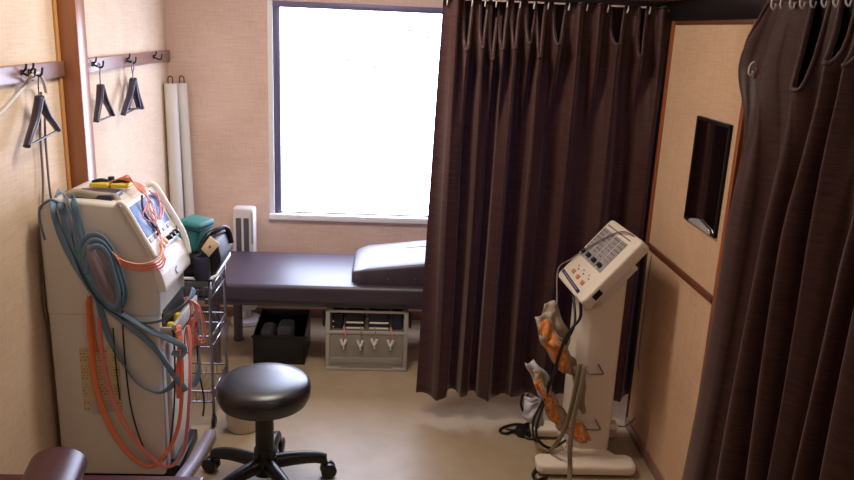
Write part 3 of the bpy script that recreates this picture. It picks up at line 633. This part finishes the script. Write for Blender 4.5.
# ------------------------------------------------------------------ curtains
def interp(xs, ys, x):
    return float(np.interp(x, xs, ys))
def curtain(name, label, path, out, length, peaks, hooks, ztop, zhem, A, droop=None, seed=1, hemshift=None, low=None, alow=.045, pout=.020, atop=.42):
    """path(d)->(x,y) at distance d along the rail, out = unit vector towards the viewer.
    peaks: (d, sag, halfwidth) of the folds that come forward; the heading sags in a U at those with sag"""
    rnd = random.Random(seed)
    t = thing(name, label, 'curtain', path(length/2)+Vector((0, 0, 0)))
    ds = [p[0] for p in peaks]; xs = [0.0]; ph = [0.0]
    allx = []
    for i, d in enumerate(ds):
        allx.append((d, (2*i+1)*PI))
        if i+1 < len(ds): allx.append(((d+ds[i+1])/2, (2*i+2)*PI))
    first = allx[0]; last = allx[-1]
    allx = [(0, first[1]-PI*min(1, first[0]/.03)), *allx, (length, last[1]+PI*min(1, (length-last[0])/.03))]
    X = [a[0] for a in allx]; Ph = [a[1] for a in allx]
    amp = [rnd.uniform(.75, 1.2) for _ in range(200)]
    ph1 = rnd.uniform(0, 6); ph2 = rnd.uniform(0, 6)
    def zt(d):
        z = ztop
        for pd_, sag, hw in peaks:
            if sag and abs(d-pd_) < hw:
                u = abs(d-pd_)/hw; z = min(z, ztop-sag*(1-u**4)**.8)
        if droop: z = min(z, droop(d))
        return z
    if low:
        lx = [(0, low[0]-.03)]
        LXs, LPs = [0.0], [0.0]
        for i, d in enumerate(low):
            LXs.append(d); LPs.append((2*i+1)*PI)
            if i+1 < len(low): LXs.append((d+low[i+1])/2); LPs.append((2*i+2)*PI)
        LPs[0] = LPs[1]-PI*min(1, low[0]/.05); LXs.append(length); LPs.append(LPs[-1]+PI*min(1, (length-low[-1])/.06))
    def P(d, k):
        z = zt(d)+(zhem+.012*math.sin(d*23+ph1)+.008*math.sin(d*51)-zt(d))*k
        f = (ztop-z)/(ztop-zhem)                       # 0 at the rail, 1 at the hem
        dd = d+.018*f*math.sin(d*9+ph1)+.008*f*math.sin(4*f+d*17)
        phs = interp(X, Ph, max(0, min(length, dd)))
        idx = int(phs/(2*PI)) % 200
        c_ = -math.cos(phs); sh = (abs(c_)**.8)*(1 if c_ > 0 else -1)
        t_ = min(1, max(0, f/.22)); t_ = t_*t_*(3-2*t_)
        a_ = A*(atop+(.92-atop)*t_)
        o = a_*sh+.012*f*math.sin(d*7+ph2)
        if low:
            w2 = min(1, max(0, (f-.06)/.30)); w2 = w2*w2*(3-2*w2)
            c2 = -math.cos(interp(LXs, LPs, max(0, min(length, dd)))); c2 = (abs(c2)**.75)*(1 if c2 > 0 else -1)
            o = o*(1-w2*.86)+alow*(.8+.2*math.sin(d*15+4*f))*c2*w2
        for pd_, sag, hw in peaks:                     # the sagging heading pouts forward
            if sag and abs(d-pd_) < hw*1.2:
                u = abs(d-pd_)/(hw*1.2); o += pout*(1-u*u)*math.exp(-((ztop-sag-z)/.06)**2)
        side = .010*math.sin(phs)*(1 if True else 0)
        q = path(max(0, min(length, d))+side*.6)
        sp = hemshift(d/length, f) if hemshift else Vector((0, 0, 0))
        return Vector((q.x+out.x*o+sp.x, q.y+out.y*o+sp.y, z))
    n = int(length*420); rows = 56
    cl = MB().grid(lambda u, v: P(u*length, v**1.25), n, rows)
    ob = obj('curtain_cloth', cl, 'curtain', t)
    so = ob.modifiers.new('thickness', 'SOLIDIFY'); so.thickness = .0025; so.offset = 0
    obj('heading_edge', MB().sweep([P(i/(n//2)*length, 0) for i in range(n//2+1)], .0075, seg=6, smooth=0, ref=out), 'curtain', ob)
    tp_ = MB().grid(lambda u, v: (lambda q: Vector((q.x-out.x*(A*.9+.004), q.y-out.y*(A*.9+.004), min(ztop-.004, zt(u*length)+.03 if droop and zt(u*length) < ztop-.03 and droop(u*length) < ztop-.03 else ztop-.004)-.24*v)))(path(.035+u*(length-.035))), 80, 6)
    lo = obj('heading_shade', tp_, 'fold_shade', t); so = lo.modifiers.new('thickness', 'SOLIDIFY'); so.thickness = .002  # added dark strip that paints the shade inside the sagging heading loops
    for d in hooks:
        q = path(d); q = Vector((q.x-out.x*A*.2, q.y-out.y*A*.2, min(ztop, droop(d)) if droop else ztop))
        h = MB().sweep([q+Vector((0, 0, .018)), q+out*.012+Vector((0, 0, .006)), q+out*.014+Vector((0, 0, -.016)), q+out*.004+Vector((0, 0, -.026)), q+Vector((0, 0, -.010))], .0028, seg=6, ref=(out.y, -out.x, 0)); obj('curtain_hook', h, 'white', t)
    return t
YC = 3.252; X0C = .175
pk = []
for x, yb_, hw in ((452, 0, 0), (463.8, 50, .022), (479.7, 48, .021), (491, 60, .019), (501, 49, .019), (513.5, 49, .019), (528.5, 44, .023), (539.5, 58, .018), (558, 45, .03), (578, 0, 0), (598, 0, 0), (617.5, 45, .034), (642, 57, .024), (662, 0, 0)):
    q = PY(x, 10, YC-.03); pk.append((q.x-X0C+.013, (1.874-PY(x, yb_, YC-.05).z) if yb_ else 0, hw))
hk = [PY(x, 8, YC).x-X0C for x in (447, 458, 472, 485, 496, 507, 520, 534, 548, 569, 587, 608, 628, 650, 668)]
LC = 1.32-X0C
pk += [(PY(690, 10, YC).x-X0C+.03, 0, 0)]
lw = [PY(x, 260, YC).x-X0C for x in (447, 469, 495, 526, 556, 592, 630, 662, 695)]
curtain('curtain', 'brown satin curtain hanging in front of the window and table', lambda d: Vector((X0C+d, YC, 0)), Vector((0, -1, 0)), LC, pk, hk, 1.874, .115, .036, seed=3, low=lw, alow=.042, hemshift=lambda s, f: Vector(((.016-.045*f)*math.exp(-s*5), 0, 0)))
YS = 2.385; LR = 1.30; XC = 1.098
pk = [(.04, 0, 0), (.15, 0, 0)]
for x, yb_, hw in ((802, 92, .040), (827, 64, .036), (846, 66, .032)):
    q = PX(x, 30, XC-.03); pk.append((YS-q.y+.012, 1.872-PX(x, yb_, XC-.03).z, hw))
d_ = pk[-1][0]
while d_ < LR-.15: d_ += .085; pk.append((d_, .15, .03))
hk = [.002]+[.085+.055*k for k in range(21)]
def drp(d): return 1.67+3.6*d if d < .055 else 9
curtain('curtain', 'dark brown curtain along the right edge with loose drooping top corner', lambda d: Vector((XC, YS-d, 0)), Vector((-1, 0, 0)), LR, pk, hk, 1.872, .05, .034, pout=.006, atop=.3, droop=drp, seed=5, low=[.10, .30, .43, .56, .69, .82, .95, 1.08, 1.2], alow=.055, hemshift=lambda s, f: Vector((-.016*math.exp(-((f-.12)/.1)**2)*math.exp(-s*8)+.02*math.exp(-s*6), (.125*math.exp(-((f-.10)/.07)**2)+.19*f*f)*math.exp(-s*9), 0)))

# ------------------------------------------------------------------ mirror on the partition
t = thing('wall_mirror', 'tall dark mirror in black frame on the partition', 'mirror', (XR, 2.665, 1.097))
MY0, MY1, MZ0, MZ1 = 2.522, 2.81, 1.095, 1.484
f = MB(); f.box(XR-.013, XR, MY0, MY0+.008, MZ0, MZ1, .002); f.box(XR-.013, XR, MY1-.008, MY1, MZ0, MZ1, .002); f.box(XR-.013, XR, MY0, MY1, MZ1-.012, MZ1, .002); f.box(XR-.013, XR, MY0, MY1, MZ0, MZ0+.012, .002); f.box(XR-.006, XR, MY0, MY1, MZ0, MZ1)
obj('frame', f, 'black', t)
obj('mirror_glass', MB().box(XR-.010, XR-.005, MY0+.012, MY1-.012, MZ0+.012, MZ1-.012), 'mirror', t)
obj('corner_clip', MB().prism([(2.55, MZ0+.004), (2.75, MZ0+.006), (2.735, MZ0+.02), (2.66, MZ0+.034), (2.57, MZ0+.02)], lambda u, v, w_: Vector((w_, u, v)), XR-.020, XR-.012, .002), 'silver', t)

# ------------------------------------------------------------------ stimulator stand on the right
sd_ = thing('stimulator_stand', 'cream stimulator console tilted on a column stand', 'machine', (.87, 2.97, 0))
bs = MB(); rr = lambda x0, x1, y0, y1, r: rrect(x0, x1, y0, y1, r)
xy = lambda u, v, w_: Vector((u, v, w_))
bs.prism(rr(.632, 1.045, 2.755, 2.86, .03), xy, .012, .055, .012, 3)
bs.prism(rr(.66, 1.05, 3.06, 3.15, .03), xy, .012, .052, .01, 3)
bs.prism([(.70, 2.84), (.995, 2.84), (.955, 2.90), (.955, 3.08), (.78, 3.08), (.78, 2.90)], xy, .014, .053, .008, 2)
for x in (.68, 1.0):
    for y in (2.80, 3.10): bs.lathe([(0, 0), (.016, 0), (.016, .014), (0, .014)], (x, y, 0), 12)
obj('base', bs, 'creamw', sd_)
co_ = MB(); co_.prism([(.785, 2.93), (.83, 2.90), (.955, 2.90), (.962, 2.91), (.962, 3.06), (.785, 3.06)], xy, .05, .82, .006, 2)
obj('column', co_, 'creamw', sd_)
cC = Vector((.842, 2.955, .882)); aW, tW, LL, WW = 1.504, .855, .335, .355
wv = Vector((math.cos(aW), -math.sin(aW), 0)); lv = Vector((math.sin(aW)*math.cos(tW), math.cos(aW)*math.cos(tW), math.sin(tW))); nv = wv.cross(lv).normalized()
def con(a, b, h): return cC+lv*(LL*(.5-b))+wv*(WW*(a-.5))+nv*h      # a: far to near, b: top to bottom
hs = MB(); hs.prism([(p[0], p[1]) for p in rrect(0, 1, 0, 1, .06, 4)], lambda u, v, w_: con(u, v, w_), -.052, 0, .010, 3)
cn = obj('console', hs, 'creamw', sd_)
ns_ = MB(); ns_.prism([(.12, .25), (.88, .25), (.88, .85), (.12, .85)], lambda u, v, w_: con(u, v, w_), -.095, -.05, .008); obj('console_bracket', ns_, 'cream', sd_)
def cbox(mb, a0, a1, b0, b1, h0, h1, r=0): return mb.prism([(a0, b0), (a1, b0), (a1, b1), (a0, b1)], lambda u, v, w_: con(u, v, w_), h0, h1, r)
obj('title_strip', cbox(MB(), .06, .80, .085, .098, -.001, .0012), 'labd', cn)
for k in range(4):
    a0 = .055+k*.195
    lb_ = obj('label_panel', cbox(MB(), a0, a0+.175, .14+.0*k, .60, -.001, .0015), 'lab', cn)
    g = MB()
    for j in range(6):
        for i in range(3):
            if random.random() < .8: cbox(g, a0+.015+i*.053, a0+.015+i*.053+random.uniform(.02, .042), .165+j*.055, .165+j*.055+.018, .001, .0022)
    obj('label_print', g, 'labd', lb_)
    obj('knob', MB().sweep([con(a0+.07, .535, 0), con(a0+.07, .535, .018)], .0105, seg=14, smooth=2), 'black', cn)
for k in range(3):
    obj('button', cbox(MB(), .27+k*.19, .34+k*.19, .775+.012*k, .83+.012*k, -.001, .006, .002), 'knobb', cn)
    for u0, u1, v0 in ((.27, .30, .70), (.32, .36, .735), (.24, .265, .80)): obj('button_print', cbox(MB(), u0+k*.19, u1+k*.19, v0, v0+.015, -.001, .0015), 'labd', cn)
g = MB(); g.prism([(.05, .872), (.78, .91), (.78, .955), (.05, .915)], lambda u, v, w_: con(u, v, w_), -.001, .0018); dd_ = obj('display_strip', g, 'strip', cn)
g = MB(); g.prism([(.12, .892), (.70, .922), (.70, .932), (.12, .902)], lambda u, v, w_: con(u, v, w_), .001, .0026); obj('display_line', g, 'lilac', dd_)
g = MB(); g.prism([(.74, -.036), (.86, -.036), (.86, -.014), (.74, -.014)], lambda u, v, w_: con(1.0+w_, u, v), -.01, .012, .0); obj('socket', g, 'black', cn)
for x, y in ((595, 372), (592, 427)):
    q = PY(x, y, 2.90)
    obj('side_hook', MB().sweep([q+Vector((-.03, .004, 0)), q+Vector((-.028, -.018, 0)), q+Vector((0, -.022, 0)), q+Vector((.028, -.022, .002)), q+Vector((.022, -.022, .016)), q+Vector((.004, -.022, .045))], .0034, seg=8, ref=(0, 0, 1), smooth=4), 'steel', sd_)
    obj('side_hook', MB().sweep([q+Vector((-.045, 0.03, 0)), q+Vector((-.10, .01, 0)), q+Vector((-.14, 0, .0)), q+Vector((-.145, 0, .02))], .0032, seg=8), 'steel', sd_)
# leads of the stand
wire('electrode_lead', [con(.80, .02, -.005), con(.62, .04, .012), con(.40, .14, .008), con(.2, .40, .008), con(.06, .72, .010), con(-.02, .93, .008), PY(557, 300, 2.93), PY(557, 318, 2.92), PY(561, 335, 2.9), PY(560, 352, 2.88)], .0034, 'wire', 'thin grey lead draped over the console face', 'lead')
wire('power_cord', [con(.8, 1.0, -.03), PY(580, 318, 2.84), PY(569, 332, 2.83), PY(561, 350, 2.82), PY(554, 372, 2.82), PY(546, 396, 2.83), PY(540, 415, 2.86), PY(536, 432, 2.9), PY(541, 443, 2.92), PY(552, 448, 2.92), PY(566, 440, 2.92)], .0062, 'black', 'thick black cord hanging from the console past the pads', 'cord')
wire('power_cord', [con(.5, 1.0, -.03), PY(575, 322, 2.86), PY(565, 345, 2.84), PY(557, 368, 2.84), PY(548, 386, 2.845), PY(541, 404, 2.88), PY(533, 422, 2.93), PZ(535, 440, .008), PZ(545, 446, .008)], .0055, 'black', 'second black cord beside the thick one under the console', 'cord')
def fl(x, y, z=.008): return PZ(x, y, z)
wire('power_cord', [PY(523, 394, 3.12), PY(521, 405, 3.12), PY(527, 418, 3.11), fl(530, 425), fl(516, 424), fl(504, 427), fl(500, 431), fl(508, 433), fl(522, 426), fl(534, 421, .02), fl(540, 428, .02), fl(538, 438), fl(528, 438), fl(520, 431, .02)], .0062, 'black', 'black cord coiled on the floor below the curtain', 'cord')
wire('power_cord', [PY(528, 394, 3.11), PY(526, 404, 3.11), PY(531, 415, 3.1), fl(536, 424, .02), fl(528, 430, .02), fl(514, 430, .02), fl(506, 429, .02)], .0055, 'black', 'second black cord joining the coil on the floor', 'cord')
q = fl(523, 437, 0)
obj('adapter', MB().lathe([(0, 0), (.03, 0), (.034, .008), (.034, .03), (.028, .042), (0, .044)], q+Vector((0, .02, 0))), 'black', label='round black adapter lying in the cord coil', cat='adapter')
# electrode pads on the hooks
def pad(p0, p1, w0, bend, ref, label, m0='pad', m1='sponge', group='electrode pads on the stand', off=.006, fold=.5):
    p0, p1 = Vector(p0), Vector(p1); ref = Vector(ref).normalized(); T = (p1-p0); L_ = T.length; T.normalize(); B = T.cross(ref).normalized(); N_ = B.cross(T)
    t = thing('electrode_pad', label, 'electrode pad', p1, group)
    ph = random.uniform(0, 6)
    def surf(o, k, lo=0, hi=1):
        def fn(u, v):
            uu = lo+(hi-lo)*u
            wv_ = w0*k*(math.sin(PI*(.12+.84*uu))**.6); s_ = (v-.5)*2
            return p0+T*(L_*uu)+B*(s_*wv_)+N_*(bend*math.sin(PI*uu)-fold*abs(s_)**1.5*wv_+.007*math.sin(9*uu+ph+2*s_)+.006*math.sin(17*uu-3*s_+2*ph)+o)+B*(.008*math.sin(8*uu+ph))
        return fn
    for nm, o, k, mm, lo, hi in (('backing', 0, 1, m0, 0, 1), ('sponge', off, .76, m1, .14, .9)):
        ob = obj(nm, MB().grid(surf(o, k, lo, hi), 14, 9), mm, t); so = ob.modifiers.new('thickness', 'SOLIDIFY'); so.thickness = .004; so.offset = 0
    return t
Yp = 2.87
pad(PY(548, 303, Yp+.03), PY(565, 352, Yp+.03), .040, .02, (-.3, -1, .2), 'grey pad standing highest in the upper cluster', 'pad', 'pad')
pad(PY(538, 317, Yp), PY(562, 352, Yp-.02), .036, .02, (-.6, -1, .5), 'orange pad pointing left at the top of the upper cluster')
pad(PY(545, 334, Yp-.03), PY(570, 374, Yp-.03), .040, .015, (-.5, -1, .2), 'orange pad hanging lowest in the upper cluster')
pad(PY(531, 362, Yp), PY(552, 404, Yp), .034, .015, (-.4, -1, .2), 'pale striped pad at the left of the lower cluster', 'padp', 'pad')
pad(PY(541, 386, Yp-.02), PY(562, 428, Yp-.02), .030, .012, (-.3, -1, .2), 'orange pad in the middle of the lower cluster')
pad(PY(575, 366, Yp-.03), PY(583, 414, Yp-.03), .026, .02, (-.2, -1, .1), 'grey pad hanging on the column side hook', 'pad', 'tape')
pad(PY(560, 420, Yp-.02), PY(590, 440, Yp-.02), .040, .01, (-.2, -1, .4), 'crumpled orange pad at the bottom of the lower cluster')
pad(PY(556, 340, Yp), PY(574, 372, Yp), .03, .015, (-.7, -1, .2), 'grey-tan pad folded behind the lowest orange one of the upper cluster', 'pad', 'pad')
pad(PY(536, 372, Yp-.02), PY(556, 415, Yp-.02), .022, .02, (-.8, -1, .2), 'narrow tan and orange pad between the pale and orange pads', 'pad')
pad(PY(552, 404, Yp-.01), PY(574, 438, Yp-.01), .026, .012, (-.5, -1, .3), 'grey pad lying across the lower orange pads', 'tape', 'pad')
pad(PY(530, 398, Yp+.08), PY(538, 428, Yp+.08), .045, .015, (-.2, -1, .1), 'pale lavender pad behind the black cords', 'padp', 'padp')
obj('pad_strap', MB().sweep([PY(581, 364, 2.80), PY(577, 380, 2.80), PY(572, 405, 2.80), PY(565, 428, 2.80), PY(556, 444, 2.80), PZ(545, 456, .006)], .010, .0018, seg=8), 'tape', label='khaki strap slanting down to the left of the base', cat='strap')
obj('pad_strap', MB().sweep([PY(585, 366, 2.79), PY(580, 392, 2.77), PY(573, 422, 2.76), PY(570, 448, 2.745), PZ(570, 470, .05), PZ(569, 486, .004)], .010, .0018, seg=8), 'tape', label='khaki strap hanging straight down over the base', cat='strap')
obj('cord_plug', MB().box(.98, 1.02, 2.98, 3.03, .10, .125, .005).sweep([(.962, 3.0, .11), (.985, 3.0, .112)], .008, seg=8, smooth=1), 'white', label='white plug at the back of the column foot', cat='plug')
wire('power_cord', [(1.02, 3.005, .112), (1.05, 3.01, .10), (1.09, 3.03, .11), (1.118, 3.06, .12)], .003, 'wire', 'short grey cord from the white plug to the partition', 'cord')
wire('power_cord', [(1.116, 3.10, .86), (1.114, 3.10, .6), (1.116, 3.105, .4), (1.118, 3.09, .33)], .003, 'wire', 'thin grey cord hanging down the partition below the dado strip', 'cord')
wire('power_cord', [fl(550, 455, .006), fl(541, 464, .008), fl(533, 474, .008), fl(537, 480, .01), fl(546, 478, .008), fl(540, 486, .008)], .007, 'black', 'black cord at the left end of the stand base', 'cord')

# ------------------------------------------------------------------ light
def area(name, loc, rot, sx, sy, power, col):
    l = bpy.data.lights.new(name, 'AREA'); l.shape = 'RECTANGLE'; l.size = sx; l.size_y = sy; l.energy = power; l.color = col
    o = bpy.data.objects.new(name, l); COL.objects.link(o); o.location = loc; o.rotation_euler = rot; return o
def ceiling_lamp(x, y, power, label):
    t = thing('ceiling_lamp', label, 'ceiling lamp', (x, y, ZC))
    obj('housing', MB().box(x-.32, x+.32, y-.16, y+.16, ZC-.05, ZC, .01), 'white', t)
    obj('diffuser', MB().box(x-.29, x+.29, y-.13, y+.13, ZC-.06, ZC-.05), 'lampc', t)
    area('lamp_light', (x, y, ZC-.07), (0, 0, 0), .56, .24, power, (1, .89, .76))
ceiling_lamp(-.30, 2.80, 21, 'ceiling lamp above the stool')
ceiling_lamp(.85, .45, 6, 'ceiling lamp above the viewer')
wl = bpy.data.worlds.new('world'); S.world = wl; wl.use_nodes = True
wl.node_tree.nodes['Background'].inputs[0].default_value = (.8, .85, 1, 1); wl.node_tree.nodes['Background'].inputs[1].default_value = .3

S.view_settings.view_transform = 'Standard'; S.view_settings.look = 'None'; S.view_settings.gamma = 1; S.view_settings.exposure = 0
S.view_settings.use_curve_mapping = False
S.cycles.use_denoising = True
